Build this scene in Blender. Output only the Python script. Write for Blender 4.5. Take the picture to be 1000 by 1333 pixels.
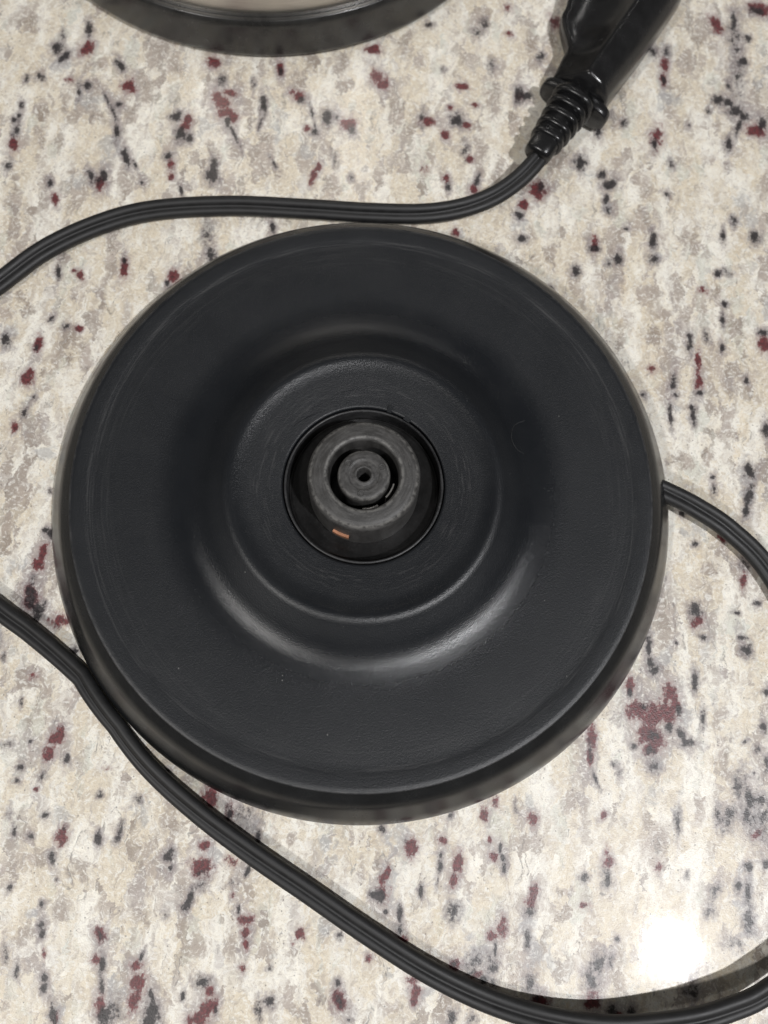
import bpy, bmesh, math, random
import numpy as np
from mathutils import Matrix, Vector

scene = bpy.context.scene
for o in list(bpy.data.objects):
    bpy.data.objects.remove(o, do_unlink=True)
COL = scene.collection
MM = 0.001

# ------------------------------------------------------------------ camera
cam_data = bpy.data.cameras.new('camera')
cam = bpy.data.objects.new('camera', cam_data)
COL.objects.link(cam)
cam_data.sensor_fit = 'VERTICAL'
cam_data.sensor_height = 24.0
cam_data.lens = 24.0 * 1000.0 / 1333.0
cam_data.clip_start = 0.005
cam_data.clip_end = 50.0
right = Vector((0.9922264, 0.12130861, 0.02776668))
up = Vector((-0.12444584, 0.96721275, 0.22138818))
back = Vector((0.0, -0.22312264, 0.97479038))
rot = Matrix((right, up, back)).transposed()
cam.matrix_world = Matrix.Translation(Vector((5.98, -50.02, 209.14)) * MM) @ rot.to_4x4()
cam_data.dof.use_dof = True
cam_data.dof.focus_distance = 0.196
cam_data.dof.aperture_fstop = 7.5
scene.camera = cam
scene.render.resolution_x = 768
scene.render.resolution_y = 1024

# ------------------------------------------------------------------ room light
world = bpy.data.worlds.new('World')
scene.world = world
world.use_nodes = True
bg = world.node_tree.nodes['Background']
bg.inputs['Color'].default_value = (1.0, 0.98, 0.955, 1)
bg.inputs['Strength'].default_value = 0.105

def downlight(name, x, y, z, power, size=0.15, color=(1.0, 0.975, 0.945)):
    d = bpy.data.lights.new(name, 'AREA')
    d.shape = 'DISK'
    d.size = size
    d.energy = power
    d.color = color
    o = bpy.data.objects.new(name, d)
    o.location = (x, y, z)
    COL.objects.link(o)
    return o

downlight('ceiling_downlight', 0.700, -0.491, 1.5, 22.0, 0.072, (0.985, 0.985, 1.0))
downlight('ceiling_downlight', -0.85, -0.90, 1.5, 17.0)
downlight('ceiling_downlight', 0.25, -1.15, 1.5, 2.0)
downlight('ceiling_downlight', 0.45, 2.30, 1.5, 2.5)

vs = scene.view_settings
vs.view_transform = 'Standard'
vs.look = 'None'
vs.exposure = 0.0
vs.gamma = 1.0
vs.use_curve_mapping = False
scene.render.engine = 'CYCLES'

# ------------------------------------------------------------------ node helpers
class NT:
    def __init__(self, name):
        self.m = bpy.data.materials.new(name)
        self.m.use_nodes = True
        self.t = self.m.node_tree
        self.t.nodes.clear()
        self.out = self.n('ShaderNodeOutputMaterial')
        self.b = self.n('ShaderNodeBsdfPrincipled')
        self.l(self.b.outputs[0], self.out.inputs['Surface'])
    def n(self, kind, **kw):
        nd = self.t.nodes.new(kind)
        for k, v in kw.items():
            setattr(nd, k, v)
        return nd
    def l(self, a, b):
        self.t.links.new(a, b)
    def put(self, sock, v):
        if v is None:
            return
        if isinstance(v, bpy.types.NodeSocket):
            self.l(v, sock)
        elif isinstance(v, (tuple, list)) and sock.type == 'RGBA' and len(v) == 3:
            sock.default_value = (*v, 1)
        else:
            sock.default_value = v
    def math(self, op, a, b=None, c=None, clamp=False):
        nd = self.n('ShaderNodeMath', operation=op)
        nd.use_clamp = clamp
        self.put(nd.inputs[0], a); self.put(nd.inputs[1], b); self.put(nd.inputs[2], c)
        return nd.outputs[0]
    def vmath(self, op, a, b=None):
        nd = self.n('ShaderNodeVectorMath', operation=op)
        self.put(nd.inputs[0], a); self.put(nd.inputs[1], b)
        return nd.outputs['Value'] if op in ('LENGTH', 'DISTANCE', 'DOT_PRODUCT') else nd.outputs[0]
    def step(self, v, lo, hi, to0=0.0, to1=1.0):
        nd = self.n('ShaderNodeMapRange', interpolation_type='SMOOTHSTEP')
        self.put(nd.inputs['Value'], v)
        nd.inputs['From Min'].default_value = lo; nd.inputs['From Max'].default_value = hi
        nd.inputs['To Min'].default_value = to0; nd.inputs['To Max'].default_value = to1
        return nd.outputs['Result']
    def noise(self, vec, scale, detail=3.0, rough=0.5, dist=0.0, color=False):
        nd = self.n('ShaderNodeTexNoise')
        self.put(nd.inputs['Vector'], vec)
        nd.inputs['Scale'].default_value = scale
        nd.inputs['Detail'].default_value = detail
        nd.inputs['Roughness'].default_value = rough
        nd.inputs['Distortion'].default_value = dist
        return nd.outputs['Color' if color else 'Fac']
    def voro(self, vec, scale, feature='F1', rand=1.0):
        nd = self.n('ShaderNodeTexVoronoi', feature=feature)
        self.put(nd.inputs['Vector'], vec)
        nd.inputs['Scale'].default_value = scale
        nd.inputs['Randomness'].default_value = rand
        return nd
    def mix(self, f, a, b, mode='MIX'):
        nd = self.n('ShaderNodeMix', data_type='RGBA', blend_type=mode)
        self.put(nd.inputs[0], f); self.put(nd.inputs[6], a); self.put(nd.inputs[7], b)
        return nd.outputs[2]
    def coords(self, scale=1000.0, sx=1.0, sy=1.0, rotz=0.0):
        tc = self.n('ShaderNodeTexCoord')
        mp = self.n('ShaderNodeMapping')
        self.l(tc.outputs['Object'], mp.inputs['Vector'])
        mp.inputs['Scale'].default_value = (scale * sx, scale * sy, scale)
        mp.inputs['Rotation'].default_value = (0, 0, rotz)
        return mp.outputs[0]
    def bump(self, h, strength, dist):
        nd = self.n('ShaderNodeBump')
        nd.inputs['Strength'].default_value = strength
        nd.inputs['Distance'].default_value = dist
        self.l(h, nd.inputs['Height'])
        return nd.outputs[0]
    def set(self, **kw):
        for k, v in kw.items():
            self.put(self.b.inputs[k.replace('_', ' ')], v)
        return self.m

# ------------------------------------------------------------------ granite
def granite():
    t = NT('speckled_granite')
    P = t.coords(1000.0)                                   # millimetres
    wn = t.noise(P, 0.22, 3, 0.6, color=True)
    w = t.vmath('MULTIPLY', t.vmath('SUBTRACT', wn, (0.5, 0.5, 0.5)), (5.0, 5.0, 0.0))
    PW = t.vmath('ADD', P, w)
    S = t.vmath('MULTIPLY', PW, (1.0, 0.42, 1.0))          # grain runs up the slab
    at = t.n('ShaderNodeAttribute', attribute_name='marks')
    sep = t.n('ShaderNodeSeparateColor')
    t.l(at.outputs['Color'], sep.inputs[0])
    fR, fK, fG, fB = sep.outputs[0], sep.outputs[1], sep.outputs[2], at.outputs['Alpha']
    wild = t.n('ShaderNodeAttribute', attribute_name='wild').outputs['Fac']

    n_big = t.noise(S, 0.075, 4, 0.6)
    n_mid = t.noise(S, 0.22, 6, 0.62)
    n_wob = t.noise(t.vmath('MULTIPLY', PW, (1.0, 0.7, 1.0)), 0.30, 5, 0.60, 0.6)
    n_fine = t.noise(PW, 1.0, 5, 0.68)
    n_tiny = t.noise(P, 3.4, 3, 0.6)
    # interlocking crystals: every grain takes one tone from slow fields sampled at its own centre
    jit = t.vmath('MULTIPLY', t.vmath('SUBTRACT', t.noise(P, 0.9, 4, 0.65, color=True), (0.5, 0.5, 0.5)), (3.0, 3.0, 0.0))
    GP = t.vmath('ADD', t.vmath('MULTIPLY', PW, (1.0, 0.55, 1.0)), jit)
    v = t.voro(GP, 0.38)
    vs_ = t.n('ShaderNodeSeparateColor'); t.l(v.outputs['Color'], vs_.inputs[0])
    v2 = t.voro(t.vmath('ADD', GP, (13, 29, 0)), 0.85)
    vs2 = t.n('ShaderNodeSeparateColor'); t.l(v2.outputs['Color'], vs2.inputs[0])
    cell = v.outputs['Position']
    def grainy(off, sc, amt):                              # half smooth, half per-crystal
        q = t.noise(t.vmath('ADD', cell, off), sc, 3, 0.6)
        w_ = t.noise(t.vmath('ADD', S, off), sc, 6, 0.64, 0.4)
        m = t.math('ADD', t.math('MULTIPLY', q, 0.42), t.math('MULTIPLY', w_, 0.58))
        return t.math('ADD', m, t.math('MULTIPLY', t.math('SUBTRACT', vs_.outputs[0], 0.5), amt))
    cream = grainy((0, 0, 0), 0.10, 0.10)
    col = t.mix(t.step(cream, 0.43, 0.58), (0.71, 0.635, 0.505), (0.90, 0.87, 0.785))
    col = t.mix(t.math('MULTIPLY', t.step(grainy((51, 8, 0), 0.10, 0.08), 0.54, 0.61), 0.65), col, (0.58, 0.595, 0.525))
    col = t.mix(t.math('MULTIPLY', t.step(grainy((91, 17, 0), 0.09, 0.06), 0.58, 0.66), 0.5), col, (0.70, 0.56, 0.36))
    # taupe and brown-grey clouds
    fgn = t.math('ADD', fG, t.math('MULTIPLY', t.math('SUBTRACT', n_wob, 0.5), 4.5))
    tp = grainy((31, 77, 0), 0.10, 0.11)
    taupe = t.math('MAXIMUM', t.math('MULTIPLY', t.step(fgn, -0.15, 0.60), 0.85), t.math('MULTIPLY', t.step(tp, 0.51, 0.60), 0.85))
    col = t.mix(taupe, col, t.mix(vs_.outputs[1], (0.25, 0.20, 0.165), (0.44, 0.375, 0.33)))
    # smoky mauve-grey clouds, thickest where the dark minerals gather
    sm = t.n('ShaderNodeAttribute', attribute_name='smoke').outputs['Fac']
    smf = t.math('ADD', t.math('ADD', sm, t.math('MULTIPLY', t.math('SUBTRACT', n_wob, 0.5), 2.6)), t.math('MULTIPLY', t.math('SUBTRACT', vs2.outputs[0], 0.5), 0.35))
    smoke = t.math('MAXIMUM', t.math('MULTIPLY', t.step(smf, 0.20, 0.85), 0.74),
                   t.math('MULTIPLY', t.step(grainy((143, 61, 0), 0.085, 0.08), 0.55, 0.63), 0.5))
    col = t.mix(smoke, col, t.mix(vs2.outputs[1], (0.27, 0.245, 0.25), (0.45, 0.405, 0.40)))
    # small grains and pale seams
    col = t.mix(t.math('MULTIPLY', vs2.outputs[0], 0.40), col, t.mix(1.0, col, (1.22, 1.20, 1.15), 'MULTIPLY'))
    col = t.mix(t.math('MULTIPLY', t.step(vs2.outputs[2], 0.6, 1.0), 0.30), col, (0.46, 0.395, 0.34))
    ve = t.voro(GP, 0.38, 'DISTANCE_TO_EDGE')
    seam = t.math('MULTIPLY', t.step(ve.outputs['Distance'], 0.0, 0.14, 1.0, 0.0), t.step(n_fine, 0.44, 0.60))
    col = t.mix(t.math('MULTIPLY', seam, 0.40), col, (0.86, 0.83, 0.755))
    # blue-grey clouds
    fbn = t.math('ADD', fB, t.math('MULTIPLY', t.math('SUBTRACT', n_wob, 0.5), 4.0))
    col = t.mix(t.math('MULTIPLY', t.step(fbn, -0.1, 0.65), 0.62), col, t.mix(n_big, (0.37, 0.375, 0.36), (0.47, 0.465, 0.48)))
    # mottling at crystal scale
    col = t.mix(t.step(n_wob, 0.36, 0.48, 0.30, 0.0), col, (0.44, 0.375, 0.325))
    col = t.mix(t.step(n_fine, 0.32, 0.47, 0.52, 0.0), col, (0.36, 0.31, 0.27))
    col = t.mix(t.step(n_fine, 0.51, 0.63, 0.0, 0.65), col, (0.90, 0.885, 0.83))
    col = t.mix(t.step(n_tiny, 0.30, 0.46, 0.42, 0.0), col, (0.34, 0.295, 0.255))
    # pin-head specks, gathered in drifts
    drift = t.step(t.noise(S, 0.13, 4, 0.6), 0.45, 0.62)
    pin = t.voro(P, 0.75)
    ps = t.n('ShaderNodeSeparateColor'); t.l(pin.outputs['Color'], ps.inputs[0])
    dot = t.math('MULTIPLY', t.step(t.math('ADD', pin.outputs['Distance'], t.math('MULTIPLY', n_tiny, 0.16)), 0.17, 0.29, 1.0, 0.0),
                 t.math('GREATER_THAN', t.math('ADD', ps.outputs[0], t.math('MULTIPLY', drift, 0.26)), 0.94))
    col = t.mix(t.math('MULTIPLY', dot, 0.62), col, (0.09, 0.075, 0.07))
    # hair-thin dark veins
    vn = t.noise(t.vmath('ADD', t.vmath('MULTIPLY', PW, (1.0, 0.22, 1.0)), (7, 3, 0)), 0.085, 3, 0.55, 0.3)
    vein = t.math('MULTIPLY', t.step(t.math('ABSOLUTE', t.math('SUBTRACT', vn, 0.5)), 0.0, 0.011, 1.0, 0.0),
                  t.math('MULTIPLY', t.step(n_mid, 0.50, 0.60), t.step(n_fine, 0.40, 0.55)))
    col = t.mix(t.math('MULTIPLY', vein, 0.70), col, (0.13, 0.11, 0.10))
    # breakup for minerals
    nb = t.math('SUBTRACT', t.noise(t.vmath('MULTIPLY', P, (1.0, 0.7, 1.0)), 0.55, 6, 0.70), 0.5)
    nb2 = t.math('SUBTRACT', t.noise(t.vmath('ADD', P, (40, 9, 0)), 1.25, 4, 0.65), 0.5)
    brk = t.math('ADD', t.math('MULTIPLY', nb, 3.4), t.math('MULTIPLY', nb2, 2.0))
    # procedural minerals beyond the photographed patch
    wr = t.math('SUBTRACT', t.math('MULTIPLY', t.step(t.noise(t.vmath('ADD', S, (12, 5, 0)), 0.2, 4, 0.55), 0.55, 0.75), 2.4), 1.1)
    wk = t.math('SUBTRACT', t.math('MULTIPLY', t.step(t.noise(t.vmath('ADD', S, (55, 61, 0)), 0.27, 4, 0.6), 0.53, 0.75), 2.6), 1.1)
    fR = t.math('MAXIMUM', fR, t.math('SUBTRACT', wr, t.math('MULTIPLY', t.math('SUBTRACT', 1.0, wild), 3.0)))
    fK = t.math('MAXIMUM', fK, t.math('SUBTRACT', wk, t.math('MULTIPLY', t.math('SUBTRACT', 1.0, wild), 3.0)))
    fRn = t.math('ADD', fR, t.math('ADD', t.math('MULTIPLY', nb, 2.9), t.math('MULTIPLY', nb2, 0.7)))
    fKn = t.math('ADD', fK, t.math('MULTIPLY', brk, 0.75))
    # bruised halo round the minerals
    halo = t.step(t.math('ADD', t.math('MAXIMUM', fR, fK), t.math('MULTIPLY', nb, 4.5)), -1.4, 0.3)
    col = t.mix(t.math('MULTIPLY', halo, 0.34), col, t.mix(t.step(nb2, -0.1, 0.1), (0.32, 0.29, 0.295), (0.46, 0.35, 0.325)))
    smk = t.step(t.math('ADD', fK, t.math('MULTIPLY', brk, 1.1)), -0.75, 0.35)
    col = t.mix(t.math('MULTIPLY', smk, 0.55), col, (0.155, 0.14, 0.145))
    smr = t.step(t.math('ADD', fR, t.math('MULTIPLY', brk, 0.8)), -0.5, 0.3)
    col = t.mix(t.math('MULTIPLY', smr, 0.42), col, (0.27, 0.13, 0.125))
    # garnet
    mr = t.step(fRn, -0.06, 0.36)
    garnet = t.mix(t.step(nb2, -0.12, 0.14), (0.062, 0.010, 0.013), (0.175, 0.027, 0.033))
    garnet = t.mix(t.step(nb, 0.05, 0.22), garnet, (0.095, 0.034, 0.037))
    col = t.mix(t.math('MULTIPLY', mr, 0.92), col, garnet)
    # black biotite
    mk = t.step(fKn, 0.0, 0.48)
    col = t.mix(t.math('MULTIPLY', mk, 0.93), col, t.mix(t.step(nb2, -0.1, 0.15), (0.010, 0.009, 0.010), (0.050, 0.043, 0.045)))
    # polish: clear film over a slightly sparkling body
    spark = t.noise(P, 2.6, 2, 0.5)
    b1 = t.bump(spark, 0.55, 0.00014)
    b2 = t.bump(t.noise(P, 0.35, 2, 0.5), 0.10, 0.00008)
    rough = t.math('ADD', 0.24, t.math('MULTIPLY', n_fine, 0.30))
    return t.set(Base_Color=col, Roughness=rough, Normal=b1, Specular_IOR_Level=0.5,
                 Coat_Weight=0.5, Coat_Roughness=0.045, Coat_IOR=1.45, Coat_Normal=b2)

def plate_plastic():
    t = NT('textured_black_plastic')
    P = t.coords(1000.0)
    xy = t.vmath('MULTIPLY', P, (1, 1, 0))
    r = t.vmath('LENGTH', xy)
    grain = t.noise(P, 2.7, 3, 0.65)
    big = t.noise(P, 0.06, 3, 0.55)
    scr = t.noise(P, 0.45, 5, 0.7)
    # polar coordinates give rubbed streaks that run round the plate
    gr = t.n('ShaderNodeTexGradient', gradient_type='RADIAL'); t.l(P, gr.inputs[0])
    pol = t.n('ShaderNodeCombineXYZ'); t.l(t.math('MULTIPLY', gr.outputs[1], 26.0), pol.inputs[0]); t.l(t.math('MULTIPLY', r, 1.6), pol.inputs[1])
    ring_n = t.noise(pol.outputs[0], 1.0, 4, 0.65)
    def band(c, w):
        return t.step(t.math('ABSOLUTE', t.math('SUBTRACT', r, c)), 0.0, w, 1.0, 0.0)
    edge = t.math('MULTIPLY', t.math('MULTIPLY', band(75.0, 0.42), 0.7), t.step(scr, 0.30, 0.72))
    rub = t.math('MULTIPLY', t.math('ADD', band(70.4, 1.8), t.math('MULTIPLY', band(66.5, 4.5), 0.35)), t.step(ring_n, 0.45, 0.68))
    rub2 = t.math('MULTIPLY', t.math('MULTIPLY', band(25.5, 5.5), 0.4), t.step(ring_n, 0.5, 0.7))
    dust = t.voro(P, 0.16)
    ds = t.n('ShaderNodeSeparateColor'); t.l(dust.outputs['Color'], ds.inputs[0])
    speck = t.math('MULTIPLY', t.step(dust.outputs['Distance'], 0.018, 0.034, 1.0, 0.0), t.math('GREATER_THAN', ds.outputs[0], 0.72))
    dust2 = t.voro(t.vmath('ADD', P, (7, 3, 1)), 0.5)
    ds2 = t.n('ShaderNodeSeparateColor'); t.l(dust2.outputs['Color'], ds2.inputs[0])
    speck2 = t.math('MULTIPLY', t.step(dust2.outputs['Distance'], 0.025, 0.05, 1.0, 0.0), t.math('GREATER_THAN', ds2.outputs[0], 0.90))
    wear = t.math('ADD', edge, t.math('ADD', t.math('MULTIPLY', rub, 0.38), rub2), clamp=True)
    col = t.mix(t.step(big, 0.35, 0.65), (0.0065, 0.0078, 0.0100), (0.0095, 0.0108, 0.0130))
    col = t.mix(t.math('MULTIPLY', wear, 0.75), col, (0.095, 0.093, 0.092))
    col = t.mix(t.math('MULTIPLY', speck, 0.55), col, (0.30, 0.30, 0.28))
    col = t.mix(t.math('MULTIPLY', speck2, 0.25), col, (0.25, 0.25, 0.24))
    rough = t.math('ADD', 0.425, t.math('MULTIPLY', t.math('SUBTRACT', scr, 0.5), 0.10))
    rough = t.math('SUBTRACT', rough, t.math('ADD', t.math('MULTIPLY', band(46.5, 9.5), 0.22), t.math('MULTIPLY', band(33.0, 4.5), 0.13)))
    rough = t.math('ADD', rough, t.math('MULTIPLY', rub, 0.08))
    nrm = t.bump(t.math('ADD', grain, t.math('MULTIPLY', ring_n, 0.06)), 0.52, 0.00016)
    return t.set(Base_Color=col, Roughness=rough, Normal=nrm, Specular_IOR_Level=0.5)

def simple(name, col, rough, spec=0.5, nscale=1.2, nstr=0.15, ndist=0.0001, vary=0.3, metallic=0.0, rvary=0.12, worn=None):
    t = NT(name)
    P = t.coords(1000.0)
    n = t.noise(P, nscale, 4, 0.6)
    n2 = t.noise(P, nscale * 0.22, 4, 0.6)
    c = t.mix(t.step(n2, 0.3, 0.7), tuple(x * (1 - vary) for x in col), tuple(x * (1 + vary) for x in col))
    if worn:
        c = t.mix(t.math('MULTIPLY', t.step(n, 0.52, 0.70), worn[1]), c, worn[0])
    rr = t.math('ADD', rough - rvary * 0.5, t.math('MULTIPLY', n2, rvary))
    return t.set(Base_Color=c, Roughness=rr, Metallic=metallic, Specular_IOR_Level=spec, Normal=t.bump(n, nstr, ndist))

def brushed_steel():
    t = NT('brushed_steel')
    P = t.coords(1000.0)
    gr = t.n('ShaderNodeTexGradient', gradient_type='RADIAL'); t.l(P, gr.inputs[0])
    sx = t.n('ShaderNodeSeparateXYZ'); t.l(P, sx.inputs[0])
    cm = t.n('ShaderNodeCombineXYZ')
    t.l(t.math('MULTIPLY', gr.outputs[1], 40.0), cm.inputs[0]); t.l(t.math('MULTIPLY', sx.outputs[2], 6.0), cm.inputs[1])
    br = t.noise(cm.outputs[0], 1.0, 4, 0.7)
    c = t.mix(t.step(br, 0.3, 0.7), (0.50, 0.47, 0.43), (0.66, 0.63, 0.58))
    return t.set(Base_Color=c, Metallic=1.0, Roughness=t.math('ADD', 0.32, t.math('MULTIPLY', br, 0.16)), Normal=t.bump(br, 0.12, 0.0001))

def hub_plastic():
    t = NT('worn_charcoal_plastic')
    P = t.coords(1000.0)
    r = t.vmath('LENGTH', t.vmath('MULTIPLY', P, (1, 1, 0)))
    gr = t.n('ShaderNodeTexGradient', gradient_type='RADIAL'); t.l(P, gr.inputs[0])
    pol = t.n('ShaderNodeCombineXYZ'); t.l(t.math('MULTIPLY', gr.outputs[1], 14.0), pol.inputs[0]); t.l(t.math('MULTIPLY', r, 1.3), pol.inputs[1])
    rings = t.noise(pol.outputs[0], 1.0, 4, 0.65)
    fine = t.noise(P, 2.2, 4, 0.65)
    blot = t.noise(P, 0.35, 4, 0.6)
    c = t.mix(t.step(rings, 0.35, 0.65), (0.034, 0.033, 0.032), (0.070, 0.068, 0.066))
    c = t.mix(t.math('MULTIPLY', t.step(fine, 0.56, 0.72), 0.35), c, (0.16, 0.155, 0.148))
    c = t.mix(t.math('MULTIPLY', t.step(blot, 0.52, 0.62), 0.45), c, (0.036, 0.034, 0.032))
    def band(cc, w):
        return t.step(t.math('ABSOLUTE', t.math('SUBTRACT', r, cc)), 0.0, w, 1.0, 0.0)
    rim = t.math('MULTIPLY', t.math('MAXIMUM', t.math('MAXIMUM', band(13.1, 0.7), band(9.4, 0.6)), band(6.15, 0.5)), t.step(t.noise(P, 0.7, 4, 0.6), 0.38, 0.60))
    c = t.mix(t.math('MULTIPLY', rim, 0.7), c, (0.19, 0.185, 0.175))
    return t.set(Base_Color=c, Roughness=t.math('ADD', 0.36, t.math('MULTIPLY', rings, 0.3)),
                 Normal=t.bump(t.math('ADD', t.math('MULTIPLY', rings, 0.8), fine), 0.25, 0.0002))

M_GRANITE = granite()
M_PLATE = plate_plastic()
M_SHELL = simple('glossy_black_shell', (0.009, 0.0095, 0.010), 0.26, 0.5, 0.8, 0.05, 0.00006, 0.2, rvary=0.10)
M_WELL = simple('dark_well_plastic', (0.0085, 0.0082, 0.0082), 0.30, 0.4, 1.5, 0.1, vary=0.3, worn=((0.05, 0.05, 0.05), 0.15))
M_HUB = hub_plastic()
M_COLLAR = simple('collar_plastic', (0.028, 0.028, 0.029), 0.42, 0.5, 1.5, 0.2, worn=((0.09, 0.09, 0.09), 0.4))
M_CORD = simple('black_cord_vinyl', (0.0105, 0.0105, 0.011), 0.52, 0.5, 1.6, 0.18, 0.0001, 0.25, rvary=0.2)
M_PLUG = simple('black_plug_vinyl', (0.010, 0.010, 0.0105), 0.25, 0.5, 1.0, 0.12, 0.0001, 0.25, rvary=0.2)
M_BRASS = simple('brass_blade', (0.60, 0.52, 0.36), 0.3, 0.5, metallic=1.0, vary=0.1)
M_COPPER = simple('copper_contact', (0.42, 0.20, 0.115), 0.5, 0.4, 2.0, 0.3, metallic=0.3, vary=0.2)
M_SPRING = simple('spring_steel', (0.55, 0.53, 0.50), 0.35, 0.5, metallic=1.0, vary=0.2)
M_STEEL = brushed_steel()
M_BAND = simple('dark_band_plastic', (0.022, 0.0215, 0.0205), 0.25, 0.6, 0.9, 0.06, 0.00008, 0.25, rvary=0.12)
M_LINT = simple('pale_lint', (0.06, 0.06, 0.06), 0.8)
M_FOOT = simple('grey_rubber', (0.05, 0.05, 0.05), 0.7)

# ------------------------------------------------------------------ mesh helpers
def link(name, me, mat, parent=None, smooth=True):
    if mat:
        me.materials.append(mat)
    if smooth:
        me.polygons.foreach_set('use_smooth', [True] * len(me.polygons))
    o = bpy.data.objects.new(name, me)
    COL.objects.link(o)
    if parent is not None:
        o.parent = parent
    return o

def mesh(name, verts, faces, mat, parent=None, smooth=True):
    me = bpy.data.meshes.new(name)
    me.from_pydata([(x * MM, y * MM, z * MM) for x, y, z in verts], [], faces)
    me.validate()
    bm = bmesh.new(); bm.from_mesh(me)
    bmesh.ops.recalc_face_normals(bm, faces=bm.faces)
    bm.to_mesh(me); bm.free()
    return link(name, me, mat, parent, smooth)

def round_profile(pts, sub=5):
    """pts: (r, z, fillet) -> smooth list of (r, z) with each corner rounded by its fillet."""
    out = []
    n = len(pts)
    for i, (r, z, f) in enumerate(pts):
        if f <= 0 or i in (0, n - 1):
            out.append((r, z)); continue
        p = Vector((r, z)); a = Vector(pts[i - 1][:2]) - p; b = Vector(pts[i + 1][:2]) - p
        la, lb = min(f, a.length * 0.49), min(f, b.length * 0.49)
        A = p + a.normalized() * la; B = p + b.normalized() * lb
        for k in range(sub + 1):
            t = k / sub
            q = A * (1 - t) ** 2 + p * 2 * t * (1 - t) + B * t * t
            out.append((q.x, q.y))
    return out

def lathe(name, prof, mat, parent=None, seg=160, cx=0.0, cy=0.0, closed=False):
    V, F, rings = [], [], []
    for r, z in prof:
        if r < 1e-4:
            rings.append([len(V)]); V.append((cx, cy, z)); continue
        rings.append(list(range(len(V), len(V) + seg)))
        for k in range(seg):
            a = 2 * math.pi * k / seg
            V.append((cx + r * math.cos(a), cy + r * math.sin(a), z))
    pairs = list(zip(rings, rings[1:]))
    if closed:
        pairs.append((rings[-1], rings[0]))
    for A, B in pairs:
        for k in range(seg):
            k2 = (k + 1) % seg
            if len(A) == 1 and len(B) == 1:
                continue
            if len(A) == 1:
                F.append((A[0], B[k], B[k2]))
            elif len(B) == 1:
                F.append((A[k], B[0], A[k2]))
            else:
                F.append((A[k], B[k], B[k2], A[k2]))
    return mesh(name, V, F, mat, parent)

def catmull(pts, step=1.2):
    P = [Vector(p) for p in pts]
    P = [P[0] * 2 - P[1]] + P + [P[-1] * 2 - P[-2]]
    out = []
    for i in range(1, len(P) - 2):
        a, b, c, d = P[i - 1], P[i], P[i + 1], P[i + 2]
        n = max(2, int((c - b).length / step))
        for k in range(n):
            t = k / n
            out.append(0.5 * ((2 * b) + (c - a) * t + (2 * a - 5 * b + 4 * c - d) * t * t + (3 * b - a - 3 * c + d) * t ** 3))
    out.append(P[-2])
    return out

def loft(name, sections, mat, parent=None, cap=True, smooth=True):
    V, F = [], []
    n = len(sections[0])
    for s in sections:
        V.extend(tuple(p) for p in s)
    for i in range(len(sections) - 1):
        for k in range(n):
            k2 = (k + 1) % n
            F.append((i * n + k, i * n + k2, (i + 1) * n + k2, (i + 1) * n + k))
    if cap:
        F.append(tuple(range(n)))
        F.append(tuple(range((len(sections) - 1) * n, len(sections) * n)))
    return mesh(name, V, F, mat, parent, smooth)

def thing(name, label, cat, loc=(0, 0, 0)):
    o = bpy.data.objects.new(name, None)
    o.empty_display_size = 0.02
    o.location = [v * MM for v in loc]
    COL.objects.link(o)
    o['label'] = label; o['category'] = cat
    return o

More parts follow.
